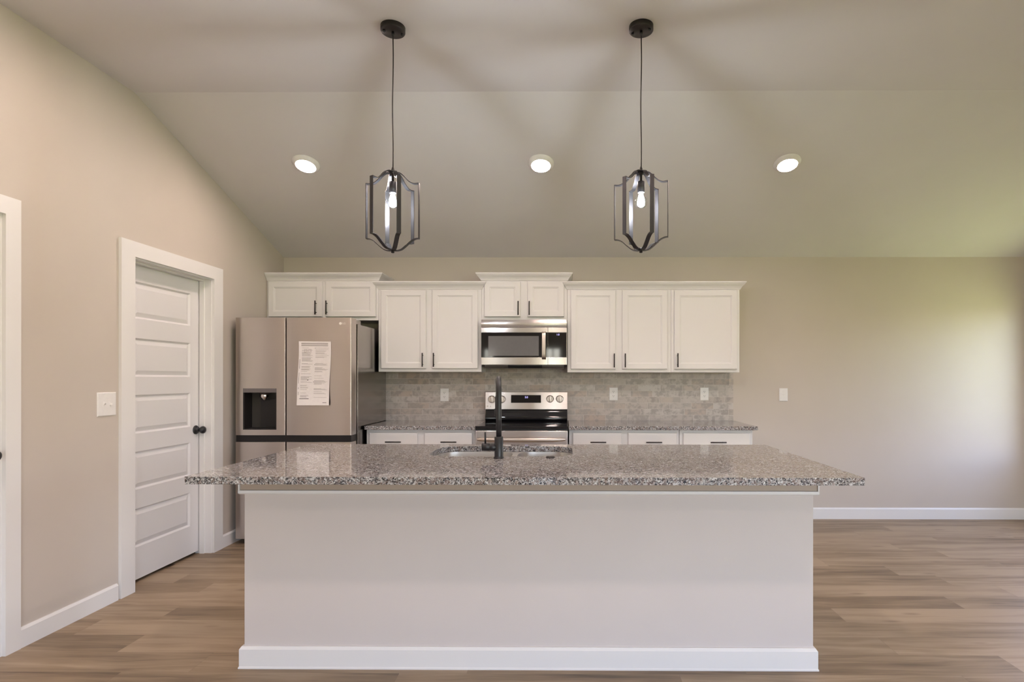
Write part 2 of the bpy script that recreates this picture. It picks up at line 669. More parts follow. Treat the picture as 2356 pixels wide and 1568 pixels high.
W2 = (-0.50, -0.10, 0.02, 2.08)      # glazed door in the wall behind the camera
W3 = (-2.03, -1.78, 0.62, 2.06)
W5 = (0.9, 3.7, 0.60, 2.15)  # added rear window, out of view and of reflections, for more light from behind
m = MB()
m.plate(rect(XL - T, XR + T, 0, ZC + 0.14), [rect(*W2), rect(*W3), rect(*W5)], T, lambda u, v, w: (u, YR - w, v))
struct('wall_rear', m, M['wall'])

# rooms behind the two doors
m = MB()
for a, b in ((1.60, 2.80), (3.25, 4.45)):
    m.box(-3.9, -3.85, a, b, 0, 2.5)
    m.box(-3.85, XL - T, a, a + 0.04, 0, 2.5)
    m.box(-3.85, XL - T, b - 0.04, b, 0, 2.5)
    m.box(-3.9, XL - T, a, b, 2.5, 2.54)
struct('wall_closet', m, M['wall'])


def window(name, r, to, wallaxis_sign):
    """r=(u0,u1,v0,v1) opening; to maps (u,v,w) with w outward."""
    root = thing(name, to((r[0] + r[1]) / 2, r[2], 0.06), kind='structure')
    f = MB()
    fr = 0.038
    f.plate(rect(*r), [rect(r[0] + fr, r[1] - fr, r[2] + fr, r[3] - fr)], 0.06, to, 0.03)
    mid = (r[0] + r[1]) / 2
    f.prism(rect(mid - 0.02, mid + 0.02, r[2] + fr, r[3] - fr), 0.03, to, 0.045)
    f.build('window_frame', M['trim'], root)
    p = MB()
    p.prism(rect(r[0] + fr, r[1] - fr, r[2] + fr, r[3] - fr), 0.004, to, 0.058)
    p.build('pane', M['pane'], root)
    return root


window('window_1', W1, lambda u, v, w: (XR + w, u, v), 1)
window('fill_window_right', W4, lambda u, v, w: (XR + w, u, v), 1)
window('window_3', W3, lambda u, v, w: (u, YR - w, v), 1)
window('fill_window_rear', W5, lambda u, v, w: (u, YR - w, v), 1)
window('door_3', W2, lambda u, v, w: (u, YR - w, v), 1)


def portal(name, loc, rot, sx, sy):
    l = bpy.data.lights.new(name, 'AREA')
    l.shape = 'RECTANGLE'
    l.size, l.size_y = sx, sy
    l.cycles.is_portal = True
    o = bpy.data.objects.new(name, l)
    COL.objects.link(o)
    o.location = loc
    o.rotation_euler = rot


for W in (W1, W4):
    portal('window_portal', (XR + T + 0.01, (W[0] + W[1]) / 2, (W[2] + W[3]) / 2), (0, PI / 2, 0), W[3] - W[2], W[1] - W[0])
for W in (W2, W3, W5):
    portal('window_portal', ((W[0] + W[1]) / 2, YR - T - 0.01, (W[2] + W[3]) / 2), (PI / 2, 0, 0), W[1] - W[0], W[3] - W[2])

# the lawn outside
m = MB()
m.prism(rect(-60, 60, -60, 60), -0.05, w0=-0.12)
lawn = struct('lawn', m, M['grass'])


# baseboards
def bb_prof(h=0.098, t=0.015):
    return [(0, 0), (t, 0), (t, h - 0.012), (t - 0.008, h), (0, h)]


m = MB()
m.prism(bb_prof(), 3.312 - 2.712, lambda u, v, w: (XL + u, w, v), 2.712)
struct('baseboard_left', m, M['trim'])
m = MB()
m.prism(bb_prof(), YB - 4.316, lambda u, v, w: (XL + u, w, v), 4.316)
struct('baseboard_left', m, M['trim'])
m = MB()
m.prism(bb_prof(0.104), XR - 1.56, lambda u, v, w: (w, YB - u, v), 1.56)
struct('baseboard_back', m, M['trim'])
m = MB()
m.prism(bb_prof(0.104), YB - 0.015 - YR, lambda u, v, w: (XR - u, w, v), YR)
struct('baseboard_right', m, M['trim'])


# ------------------------------------------------------------------ interior doors in the left wall
def int_door(name, op, slab_x, knob_y, DZ, cw, head, kz):
    """five-panel door, opening op along y, slab front at x=slab_x."""
    root = thing(name, (XL, (op[0] + op[1]) / 2, 0), kind='structure')
    ct = 0.018
    c = MB()
    poly = [(op[0] - cw + 0.006, 0), (op[0] + 0.006, 0), (op[0] + 0.006, DZ - 0.006), (op[1] - 0.006, DZ - 0.006), (op[1] - 0.006, 0), (op[1] + cw - 0.006, 0),
            (op[1] + cw - 0.006, DZ + head), (op[0] - cw + 0.006, DZ + head)]
    c.plate(poly, [], ct, lambda u, v, w: (XL + w, u, v))
    c.build('door_casing', M['trim'], root)
    j = MB()
    jt = 0.014
    jp = [(op[0], 0), (op[0] + jt, 0), (op[0] + jt, DZ - jt), (op[1] - jt, DZ - jt), (op[1] - jt, 0), (op[1], 0), (op[1], DZ), (op[0], DZ)]
    j.plate(jp, [], T, lambda u, v, w: (XL - w, u, v))
    # stop moulding in front of the slab
    s2 = jt + 0.012
    sp = [(op[0] + jt, 0), (op[0] + s2, 0), (op[0] + s2, DZ - s2), (op[1] - s2, DZ - s2), (op[1] - s2, 0), (op[1] - jt, 0), (op[1] - jt, DZ - jt), (op[0] + jt, DZ - jt)]
    j.plate(sp, [], 0.034, lambda u, v, w: (XL - w, u, v), 0.048)
    j.build('door_jamb', M['trim'], root)
    # slab
    s = MB()
    y0, y1, z0, z1 = op[0] + jt + 0.002, op[1] - jt - 0.002, 0.022, DZ - jt - 0.002
    py0, py1 = y0 + 0.108, y1 - 0.100
    rows = [(0.228, 0.473), (0.596, 0.838), (0.953, 1.200), (1.316, 1.563), (1.688, 1.923)]
    holes = [rect(py0, py1, a, b) for a, b in rows]
    to = lambda u, v, w: (slab_x - w, u, v)
    s.plate(rect(y0, y1, z0, z1), holes, 0.012, to)
    for a, b in rows:
        def lp(d, w):
            return [to(u, v, w) for u, v in rect(py0 + d, py1 - d, a + d, b - d)]
        s.rings([lp(0, 0), lp(0.010, 0.011), lp(0.014, 0.011), lp(0.040, 0.002), lp(0.046, 0.002)], cap0=False)
    s.box(slab_x - 0.035, slab_x - 0.012, y0, y1, z0, z1)
    s.build('door_slab', M['door'], root)
    k = MB()
    k.lathe([(0.033, 0), (0.033, 0.004), (0.028, 0.010), (0.012, 0.013), (0.011, 0.030), (0.018, 0.036), (0.026, 0.046), (0.0275, 0.056), (0.023, 0.066), (0.010, 0.071)],
            (slab_x, knob_y, kz), 'X', 28)
    kn = k.build('door_knob', M['black'], root)
    kn['label'] = 'round matte black door knob'
    return root


int_door('door_1', D1, -2.735, 4.166, DZ, 0.108, 0.087, 0.925)
int_door('door_2', D2, -2.651, 2.555, DZ2, 0.075, 0.078, 0.952)


# ------------------------------------------------------------------ backsplash
m = MB()
m.prism(rect(-1.690, 1.572, 0.9145, 1.445), -0.009, lambda u, v, w: (u, YB - 0.0003 + w, v))
bs = m.build('backsplash', M['tile'], origin=(0, 0, 0))
tag(bs, 'grey beige marble brick tile backsplash between counters and wall cabinets', 'backsplash')

# ------------------------------------------------------------------ cabinets
FY = 4.995          # face-frame front of the wall cabinets
DT = 0.019


def door_front(mb, x0, x1, z0, z1, yf, frame=0.047):
    def lp(d, y):
        return [(x0 + d, y, z0 + d), (x1 - d, y, z0 + d), (x1 - d, y, z1 - d), (x0 + d, y, z1 - d)]
    mb.rings([lp(0, yf + DT), lp(0, yf + 0.005), lp(0.004, yf), lp(frame, yf), lp(frame + 0.003, yf + 0.003), lp(frame + 0.009, yf + 0.004), lp(frame + 0.012, yf + 0.008)])


def slab_front(mb, x0, x1, z0, z1, yf):
    def lp(d, y):
        return [(x0 + d, y, z0 + d), (x1 - d, y, z0 + d), (x1 - d, y, z1 - d), (x0 + d, y, z1 - d)]
    mb.rings([lp(0, yf + DT), lp(0, yf + 0.006), lp(0.003, yf + 0.002), lp(0.008, yf)])


def pull(parent, x, z, yf, vertical=True, L=0.122):
    k = MB()
    yb = yf - 0.028
    d = Vector((0, 0, 1)) if vertical else Vector((1, 0, 0))
    c = Vector((x, yb, z))
    k.tube([c - d * L / 2, c + d * L / 2], 0.0053, 10)
    for s in (-1, 1):
        p = c + d * (s * 0.040)
        k.tube([p + Vector((0, 0.0, 0)), p + Vector((0, yf - yb, 0))], 0.0038, 8)
    o = k.build('handle', M['bronze'], parent)
    o['label'] = 'dark bronze bar pull'
    return o


def crown(mb, x0, x1, z0, h, yfront, yback, fl, fr, ov=0.047):
    """flared crown: bottom at the face, top thrown forward and out by ov."""
    prof = [(0.0, 0.0), (0.006, 0.0), (0.010, 0.010), (0.020, 0.026), (0.038, 0.044), (ov - 0.003, h - 0.012), (ov, h - 0.010), (ov, h)]
    loops = []
    for d, dz in prof:
        loops.append([(x0 - d * fl, yfront - d, z0 + dz), (x1 + d * fr, yfront - d, z0 + dz), (x1 + d * fr, yback, z0 + dz), (x0 - d * fl, yback, z0 + dz)])
    mb.rings(loops)


def wall_cabinet(x0, x1, z0, ztop, doors, crown_h, cf, label, back_crown, extra=None):
    root = thing('wall_cabinet', ((x0 + x1) / 2, FY, z0), label, 'cabinet', 'white wall cabinets')
    e = 0.0008
    b = MB()
    b.box(x0 + e, x1 - e, FY, YB - 0.0095, z0, ztop, 0.0015, 1)
    b.build('body', M['cab'], root)
    for (a, c, zb, zt, hx, hz) in doors:
        d = MB()
        door_front(d, a, c, zb, zt, FY - DT - 0.001)
        dd = d.build('door', M['cab'], root)
        pull(dd, hx, hz, FY - DT - 0.001)
    k = MB()
    crown(k, x0, x1, ztop - 0.004 if False else ztop, crown_h, FY, (YB - 0.002) if back_crown else FY, *cf)
    k.build('crown_moulding', M['cab'], root)
    return root


# over the refrigerator: short, taller crown line
wall_cabinet(-2.643, -1.652, 1.820, 2.170, [(-2.624, -2.146, 1.850, 2.160, -2.196, 1.928), (-2.116, -1.672, 1.850, 2.160, -2.100, 1.928)],
             0.066, (0.0, 1.0), 'short two-door white wall cabinet over the refrigerator', True)
# left of the microwave
wall_cabinet(-1.652, -0.738, 1.365, 2.094, [(-1.627, -1.226, 1.393, 2.086, -1.252, 1.469), (-1.174, -0.768, 1.393, 2.086, -1.154, 1.469)],
             0.066, (0.9, 0.9), 'tall two-door white wall cabinet between refrigerator and microwave', False)
# over the microwave
wall_cabinet(-0.738, 0.020, 1.822, 2.170, [(-0.712, -0.392, 1.850, 2.160, -0.411, 1.924), (-0.332, -0.008, 1.850, 2.160, -0.314, 1.924)],
             0.066, (1.0, 1.0), 'short two-door white wall cabinet above the microwave', True)
# right run
wall_cabinet(0.020, 0.936, 1.361, 2.092, [(0.050, 0.446, 1.389, 2.084, 0.432, 1.465), (0.504, 0.902, 1.389, 2.084, 0.528, 1.465)],
             0.066, (0.9, 0.0), 'tall two-door white wall cabinet just right of the microwave', False)
wall_cabinet(0.936, 1.540, 1.361, 2.092, [(0.963, 1.515, 1.389, 2.084, 0.988, 1.467)],
             0.066, (0.0, 1.0), 'single-door white wall cabinet at the open end of the run', True)

BF = 4.695          # face-frame front of the base cabinets


def base_cabinet(x0, x1, drawers, label):
    root = thing('base_cabinet', ((x0 + x1) / 2, BF, 0), label, 'cabinet', 'white base cabinets')
    b = MB()
    b.box(x0 + 0.001, x1 - 0.001, BF, YB - 0.018, 0.10, 0.8825, 0.0015, 1)
    b.box(x0 + 0.001, x1 - 0.001, BF + 0.07, YB - 0.018, 0, 0.10)
    b.build('body', M['cab'], root)
    for i, (a, c) in enumerate(drawers):
        d = MB()
        slab_front(d, a, c, 0.715, 0.857, BF - DT - 0.001)
        dd = d.build('drawer', M['cab'], root)
        pull(dd, (a + c) / 2 + (0.008 if len(drawers) > 1 else 0.008), 0.782, BF - DT - 0.001, False, 0.130)
        d = MB()
        door_front(d, a, c, 0.13, 0.68, BF - DT - 0.001)
        dd = d.build('door', M['cab'], root)
        hx = (c - 0.03 if i == 0 else a + 0.03) if len(drawers) > 1 else a + 0.03
        pull(dd, hx, 0.58, BF - DT - 0.001)
    return root


base_cabinet(-1.652, -0.742, [(-1.627, -1.224), (-1.167, -0.768)], 'white base cabinet with two drawers between refrigerator and range')
base_cabinet(0.033, 0.948, [(0.064, 0.469), (0.523, 0.928)], 'white two-drawer base cabinet right beside the range')
base_cabinet(0.950, 1.556, [(0.979, 1.529)], 'white one-drawer base cabinet at the end of the counter')


def rough_box(x0, x1, y0, y1, z0, z1, bev=0.004):
    mm = MB()
    mm.box(x0, x1, y0, y1, z0, z1, bev, 2)
    return mm


o = rough_box(-1.655, -0.738, 4.648, YB - 0.0005, 0.883, 0.914).build('countertop', M['granite'], origin=(-1.2, 4.97, 0.883))
tag(o, 'short speckled granite countertop between refrigerator and range', 'countertop', 'granite counters along the kitchen wall')
o = rough_box(0.031, 1.585, 4.648, YB - 0.0005, 0.883, 0.914).build('countertop', M['granite'], origin=(0.8, 4.97, 0.883))
tag(o, 'long speckled granite countertop along the wall, ending past the range', 'countertop', 'granite counters along the kitchen wall')

# ------------------------------------------------------------------ refrigerator
FX0, FX1, FYF = -2.592, -1.678, 4.420
fr = thing('refrigerator', ((FX0 + FX1) / 2, 4.85, 0), 'large stainless steel refrigerator with four doors and water dispenser', 'refrigerator')
b = MB()
b.box(FX0 + 0.006, FX1 + 0.008, 4.545, 5.26, 0.045, 1.742, 0.002)
case = b.build('case', M['case'], fr)
case['label'] = 'dark grey side casing'
b = MB()
b.box(FX0 + 0.03, FX1 - 0.03, 4.60, 5.20, 0.0, 0.045)
b.box(FX0 + 0.03, FX1 - 0.03, 4.50, 4.60, 0.015, 0.045)
b.build('base', M['darkplastic'], fr)


def fr_plan(x0, x1, rl, rr, y0=FYF, yb=4.533, ax0=None, ax1=None):
    """plan outline of a door: front bowed a little, vertical edges rounded."""
    ax0 = x0 if ax0 is None else ax0
    ax1 = x1 if ax1 is None else ax1
    mid, half = (ax0 + ax1) / 2, (ax1 - ax0) / 2
    f = lambda x: y0 + 0.006 * ((x - mid) / half) ** 2
    pts = [(x0, yb)]
    if rl:
        for i in range(6):
            a = math.radians(90 * i / 5)
            pts.append((x0 + rl - rl * math.cos(a), f(x0 + rl) + rl - rl * math.sin(a)))
    else:
        pts.append((x0, f(x0)))
    n = 8
    xa, xb = x0 + (rl or 0), x1 - (rr or 0)
    for i in range(1, n):
        x = xa + (xb - xa) * i / n
        pts.append((x, f(x)))
    if rr:
        for i in range(6):
            a = math.radians(90 - 90 * i / 5)
            pts.append((x1 - rr + rr * math.cos(a), f(x1 - rr) + rr - rr * math.sin(a)))
    else:
        pts.append((x1, f(x1)))
    pts.append((x1, yb))
    return pts


HX0, HX1, HZ0, HZ1 = -2.529, -2.266, 0.903, 1.227       # dispenser opening
GX = -2.194
d = MB()
L0, L1 = FX0, GX - 0.004
d.prism(fr_plan(L0, L1, 0.008, 0.006), 1.783 - HZ1, w0=HZ1)
d.prism(fr_plan(L0, L1, 0.008, 0.006), HZ0 - 0.860, w0=0.860)
d.prism(fr_plan(L0, HX0, 0.008, 0, ax0=L0, ax1=L1), HZ1 - HZ0, w0=HZ0)
d.prism(fr_plan(HX1, L1, 0, 0.006, ax0=L0, ax1=L1), HZ1 - HZ0, w0=HZ0)
ld = d.build('door', M['steel'], fr, smooth_angle=35)
d = MB()
d.prism(fr_plan(GX + 0.004, FX1, 0.006, 0.008), 1.783 - 0.860, w0=0.860)
rd = d.build('door', M['steel'], fr, smooth_angle=35)
d = MB()
d.prism(fr_plan(L0, L1, 0.008, 0.006), 0.806 - 0.045, w0=0.045)
d.build('door', M['steel'], fr, smooth_angle=35)
d = MB()
d.prism(fr_plan(GX + 0.004, FX1, 0.006, 0.008), 0.806 - 0.045, w0=0.045)
d.build('door', M['steel'], fr, smooth_angle=35)
# dark finger recess between upper and lower doors
b = MB()
b.box(FX0 + 0.002, FX1 - 0.004, 4.436, 4.545, 0.8065, 0.8595)
o = b.build('handle_recess', M['darkplastic'], fr)
o['label'] = 'dark horizontal grip recess'
b = MB()
b.box(GX - 0.0035, GX + 0.0035, 4.47, 4.545, 0.06, 1.775)
b.box(FX0 + 0.02, FX1 - 0.02, 4.5335, 4.545, 0.06, 1.735)
b.build('gasket', M['gasket'], fr)
# hinge covers on top
for hx in (FX1 - 0.055, FX0 + 0.055):
    b = MB()
    b.box(hx - 0.040, hx + 0.040, 4.50, 4.68, 1.7425, 1.782, 0.008)
    b.build('hinge_cover', M['case'], fr)
# dispenser
b = MB()
yf = FYF + 0.002
b.box(HX0, HX1, 4.535, 4.5415, HZ0, HZ1)                                # back of the cavity
b.box(HX0, HX0 + 0.010, yf, 4.535, HZ0, HZ1)
b.box(HX1 - 0.006, HX1, yf, 4.535, HZ0, HZ1)
b.box(HX0 + 0.010, HX1 - 0.006, yf + 0.004, 4.535, HZ0, HZ0 + 0.010)
dp = b.build('dispenser', M['darkplastic'], ld)
dp['label'] = 'black water and ice dispenser recess'
b = MB()
b.box(HX0 + 0.0005, HX1 - 0.0005, yf - 0.003, 4.535, HZ1 - 0.033, HZ1 - 0.0005, 0.002)
b.build('control_strip', M['midplastic'], ld)
b = MB()
b.lathe([(0.034, 0.0), (0.034, -0.036), (0.030, -0.042), (0.020, -0.058), (0.008, -0.066)], (-2.388, 4.478, HZ1 - 0.033), 'Z', 24)
b.build('spout', M['steel_bright'], ld)
b = MB()
b.prism([(-2.432, 4.500), (-2.290, 4.515), (-2.290, 4.534), (-2.432, 4.534)], 0.215, w0=0.925)
b.build('paddle', M['darkplastic'], ld)
# emblem
b = MB()
b.lathe([(0.0105, 0), (0.0105, -0.0008)], (-1.7625, FYF + 0.0032, 1.737), 'Y', 24)
b.build('emblem', M['logo'], rd)
text_mesh('lettering', 'LG', 0.022, M['logo'], rd, (-1.749, FYF + 0.0029, 1.737))


# instruction sheet taped to the right-hand door
def sheet_y(v):      # v: 0 top, 1 bottom
    return FYF - 0.0015 - 0.016 * max(0, (v - 0.45) / 0.55) ** 2 + 0.003 * math.sin(v * 9) * max(0, v - 0.3)


SX0, SX1, SZT, SZB = -2.088, -1.835, 1.597, 1.096


def sheet_pt(u, v, off=0.0):
    sk = -0.012 * v + 0.003 * math.sin(v * 7.0)
    return (SX0 + (SX1 - SX0) * u + sk, sheet_y(v) - off - 0.003 * (1 - abs(2 * u - 1)) * v, SZT + (SZB - SZT) * v - 0.003 * u * (1 - v))


p = MB()
NU, NV = 6, 24
for off, flip in ((0.0, 1), (0.0006, 0)):
    g = [[p.bm.verts.new(sheet_pt(i / NU, j / NV, off)) for i in range(NU + 1)] for j in range(NV + 1)]
    for j in range(NV):
        for i in range(NU):
            p.bm.faces.new([g[j][i], g[j][i + 1], g[j + 1][i + 1], g[j + 1][i]])
    if flip:
        gb = g
rim = [(0, i) for i in range(NU + 1)] + [(j, NU) for j in range(1, NV + 1)] + [(NV, i) for i in range(NU - 1, -1, -1)] + [(j, 0) for j in range(NV - 1, 0, -1)]
for a, c in zip(rim, rim[1:] + rim[:1]):
    p.bm.faces.new([gb[a[0]][a[1]], gb[c[0]][c[1]], g[c[0]][c[1]], g[a[0]][a[1]]])


def ink(u0, u1, v0, v1, mi):
    p.mi = mi
    n = max(1, int((v1 - v0) / 0.02))
    nu = 3
    g2 = [[p.bm.verts.new(sheet_pt(u0 + (u1 - u0) * i / nu, v0 + (v1 - v0) * j / n, 0.0011)) for i in range(nu + 1)] for j in range(n + 1)]
    for j in range(n):
        for i in range(nu):
            f = p.bm.faces.new([g2[j][i], g2[j][i + 1], g2[j + 1][i + 1], g2[j + 1][i]])
            f.material_index = mi
    p.mi = 0


ink(0.08, 0.91, 0.022, 0.048, 1)
ink(0.08, 0.91, 0.056, 0.074, 1)
for c0, c1 in ((0.10, 0.46), (0.52, 0.94)):
    v = 0.10
    while v < 0.90:
        if random.random() < 0.82:
            ink(c0, c0 + (c1 - c0) * random.uniform(0.5, 1.0), v, v + 0.0045, 1)
        v += random.choice((0.010, 0.010, 0.010, 0.010, 0.022, 0.035))
for u in (0.17, 0.30):       # two small diagrams of a cabinet with an open door
    for a, c in ((u, u + 0.012), (u + 0.05, u + 0.06), (u + 0.08, u + 0.09)):
        ink(a, c, 0.125, 0.175, 1)
    ink(u, u + 0.09, 0.122, 0.127, 1)
    ink(u, u + 0.06, 0.173, 0.178, 1)
for v0, v1 in ((0.28, 0.43), (0.49, 0.66), (0.72, 0.75), (0.79, 0.84)):
    ink(0.030, 0.048, v0, v1, 1)
for v in (0.10, 0.36, 0.63):
    ink(0.50, 0.515, v, v + 0.010, 2)
ink(0.31, 0.34, 0.60, 0.612, 2)
ink(0.08, 0.37, 0.893, 0.902, 2)
ink(0.80, 0.92, 0.955, 0.962, 2)
o = p.build('instruction_sheet', [M['paper'], M['ink'], M['inkdark']], origin=(-1.96, FYF, SZB), weld=False)
tag(o, 'white printed instruction sheet hanging on the refrigerator door', 'paper')

# ------------------------------------------------------------------ microwave over the range
MX0, MX1, MZ0, MZ1, MY = -0.731, 0.016, 1.426, 1.8195, 4.920
mw = thing('microwave', ((MX0 + MX1) / 2, 5.1, MZ0), 'stainless steel microwave with black glass door mounted above the range', 'microwave')
b = MB()
b.box(MX0 + 0.004, MX1 - 0.004, 4.958, YB - 0.0105, MZ0 + 0.002, MZ1 - 0.001)
b.build('body', M['darkplastic'], mw)
b = MB()
b.prism([(4.965, MZ0 + 0.0015), (4.965, MZ0 - 0.012), (4.99, MZ0 - 0.028), (5.24, MZ0 - 0.028), (5.24, MZ0 + 0.0015)], MX1 - MX0 - 0.05, lambda u, v, w: (w, u, v), MX0 + 0.025)
b.build('underside', M['midplastic'], mw)
b = MB()
b.prism([(4.955, MZ0 + 0.001), (4.955, MZ0 - 0.010), (4.986, MZ0 - 0.0265), (5.02, MZ0 - 0.030), (5.02, MZ0 + 0.001)], 0.30, lambda u, v, w: (w, u, v), MX0 + 0.23)
b.build('vent_lip', M['black'], mw)


def bowed(mb, x0, x1, z0, z1, y, yb, bow=0.010, n=5):
    """horizontal strip whose front bows slightly in z."""
    prof = [(yb, z0), (y + bow * 0.6, z0)]
    for i in range(1, n):
        t = i / n
        prof.append((y + bow * 0.6 * (1 - math.sin(PI * t)), z0 + (z1 - z0) * t))
    prof += [(y + bow * 0.6, z1), (yb, z1)]
    mb.prism(prof, x1 - x0, lambda u, v, w: (w, u, v), x0)


b = MB()
bowed(b, MX0, MX1, 1.7515, MZ1, MY - 0.002, 4.958, 0.012)
b.build('vent_panel', M['steel_bright'], mw, smooth_angle=40)
SPX = -0.149
b = MB()
for z0, z1 in ((1.7065, 1.7495), (MZ0, 1.4905)):
    b.box(MX0, SPX - 0.0008, MY, 4.957, z0, z1, 0.002)
b.box(MX0, SPX - 0.0008, MY + 0.004, 4.957, 1.491, 1.706)
md = b.build('door', [M['steel_bright']], mw)
b = MB()
b.box(MX0 + 0.001, SPX - 0.0012, MY + 0.001, MY + 0.0035, 1.4908, 1.7062)
b.build('door_glass', M['blackglass'], md)
b = MB()
b.box(-0.668, -0.228, MY - 0.0004, MY + 0.0009, 1.504, 1.676)
b.build('window', M['window'], md)
b = MB()
pts = [(-0.183, MY - 0.002, 1.716), (-0.183, MY - 0.030, 1.700), (-0.183, MY - 0.038, 1.66), (-0.183, MY - 0.040, 1.595), (-0.183, MY - 0.038, 1.53), (-0.183, MY - 0.030, 1.49), (-0.183, MY - 0.002, 1.472)]
cp = catmull(pts, 5)
loops = []
for q in cp:
    loops.append([(q.x - 0.018, q.y, q.z), (q.x - 0.014, q.y - 0.006, q.z), (q.x + 0.014, q.y - 0.006, q.z), (q.x + 0.018, q.y, q.z), (q.x + 0.014, q.y + 0.005, q.z), (q.x - 0.014, q.y + 0.005, q.z)])
b.rings(loops)
b.build('handle', M['steel'], md, smooth_angle=50)
b = MB()
for z0, z1 in ((1.7065, 1.7495), (MZ0, 1.4905)):
    b.box(SPX + 0.0008, MX1, MY, 4.957, z0, z1, 0.002)
b.box(SPX + 0.0008, MX1, MY + 0.004, 4.957, 1.491, 1.706)
cpn = b.build('control_panel', [M['steel_bright']], mw)
b = MB()
b.box(SPX + 0.001, MX1 - 0.003, MY + 0.001, MY + 0.0035, 1.4908, 1.7062)
b.build('panel_glass', M['blackglass'], cpn)
text_mesh('clock_digits', '1:0', 0.022, M['digits'], cpn, (-0.075, MY + 0.0004, 1.688))

# ------------------------------------------------------------------ range
RX0, RX1 = -0.734, 0.025
rg = thing('range', ((RX0 + RX1) / 2, 4.95, 0), 'stainless steel electric range with black glass cooktop and rear control panel', 'range')
b = MB()
b.box(RX0 + 0.003, RX1 - 0.003, 4.672, 5.24, 0.03, 0.893)
for fx in (RX0 + 0.05, RX1 - 0.05):
    for fy in (4.72, 5.2):
        b.lathe([(0.02, 0), (0.02, 0.03)], (fx, fy, 0), 'Z', 12)
b.build('body', M['darkplastic'], rg)
b = MB()
b.box(RX0, RX1, 4.615, 5.20, 0.8935, 0.917, 0.004)
ct = b.build('cooktop', M['blackglass'], rg)
b = MB()
b.box(RX0 + 0.001, RX1 - 0.001, 4.630, 4.6715, 0.880, 0.893)
b.build('vent_trim', M['black'], rg)
b = MB()
b.box(RX0 + 0.002, RX1 - 0.002, 4.628, 4.671, 0.22, 0.8785, 0.004)
od = b.build('oven_door', M['steel_bright'], rg)
b = MB()
b.box(RX0 + 0.09, RX1 - 0.09, 4.6265, 4.6282, 0.34, 0.70)
b.build('window', M['blackglass'], od)
b = MB()
yy = 4.575
xs = [RX0 + 0.020, RX0 + 0.05, RX0 + 0.12, RX0 + 0.24, -0.355, RX1 - 0.24, RX1 - 0.12, RX1 - 0.05, RX1 - 0.020]
loops = []
for x in xs:
    t = 1 - (abs(x + 0.355) / 0.36) ** 4
    hh = 0.0165 * (0.6 + 0.4 * min(1, t * 2.2)) if t < 0.6 else 0.0175
    zc_, yc_ = 0.808 - 0.004 * t + 0.003, yy + 0.018 * (1 - t)
    loops.append([(x, yc_ + 0.009 * math.cos(a), zc_ + hh * math.sin(a)) for a in [2 * PI * i / 14 for i in range(14)]])
b.rings(loops)
for x in (RX0 + 0.075, RX1 - 0.075):
    b.box(x - 0.012, x + 0.012, yy + 0.002, 4.6285, 0.798, 0.820, 0.002)
b.build('handle', M['steel'], od, smooth_angle=50)
b = MB()
b.box(RX0 + 0.002, RX1 - 0.002, 4.630, 4.671, 0.035, 0.213, 0.004)
b.build('drawer', M['steel_bright'], rg)
# riser behind the cooktop
b = MB()
prof = [(5.195, 0.9175), (5.178, 0.925), (5.172, 0.940), (5.180, 0.962), (5.196, 0.985), (5.205, 1.010), (5.208, 1.022), (5.262, 1.022), (5.262, 0.90), (5.2005, 0.90)]
b.prism(prof, RX1 - RX0 - 0.006, lambda u, v, w: (w, u, v), RX0 + 0.003)
b.build('riser', M['blackglass'], rg, smooth_angle=45)
b = MB()
prof = [(5.188, 1.024), (5.192, 1.0225), (5.270, 1.0225), (5.270, 1.184), (5.214, 1.184), (5.206, 1.180)]
b.prism(prof, RX1 - RX0 - 0.006, lambda u, v, w: (w, u, v), RX0 + 0.003)
bg = b.build('control_panel', M['steel_bright'], rg)


def panel_y(z):
    return 5.188 + (z - 1.024) * (0.018 / 0.156)


tilt = math.atan(0.018 / 0.156)
b = MB()
b.prism([(-0.496, 1.083), (-0.220, 1.083), (-0.220, 1.154), (-0.496, 1.154)], 0.0012, lambda u, v, w: (u, panel_y(v) - w + 0.0002, v))
b.build('display', M['blackglass'], bg)
text_mesh('clock_digits', '5:0', 0.024, M['digits'], bg, (-0.355, panel_y(1.133) - 0.0018, 1.133), align='CENTER')
for kx, kz in ((-0.673, 1.115), (-0.580, 1.115), (-0.137, 1.119), (-0.048, 1.119)):
    b = MB()
    y0 = panel_y(kz) + 0.002
    b.lathe([(0.034, 0.0), (0.034, -0.006), (0.0315, -0.008), (0.030, -0.020), (0.028, -0.022)], (kx, y0, kz), 'Y', 28)
    b.box(kx - 0.0075, kx + 0.0075, y0 - 0.032, y0 - 0.020, kz - 0.027, kz + 0.027, 0.003)
    b.build('knob', M['steel'], bg, smooth_angle=35)
    b = MB()
    b.lathe([(0.036, 0.0), (0.036, -0.003)], (kx, y0 + 0.0003, kz - 0.002), 'Y', 28)
    b.build('knob_ring', M['darkplastic'], bg)
b = MB()
b.lathe([(0.0085, 0), (0.0085, -0.0010)], (-0.711, panel_y(1.050) + 0.0005, 1.050), 'Y', 24)
b.build('emblem', M['logo'], bg)
text_mesh('lettering', 'LG', 0.017, M['logo'], bg, (-0.699, panel_y(1.050) - 0.0002, 1.050))

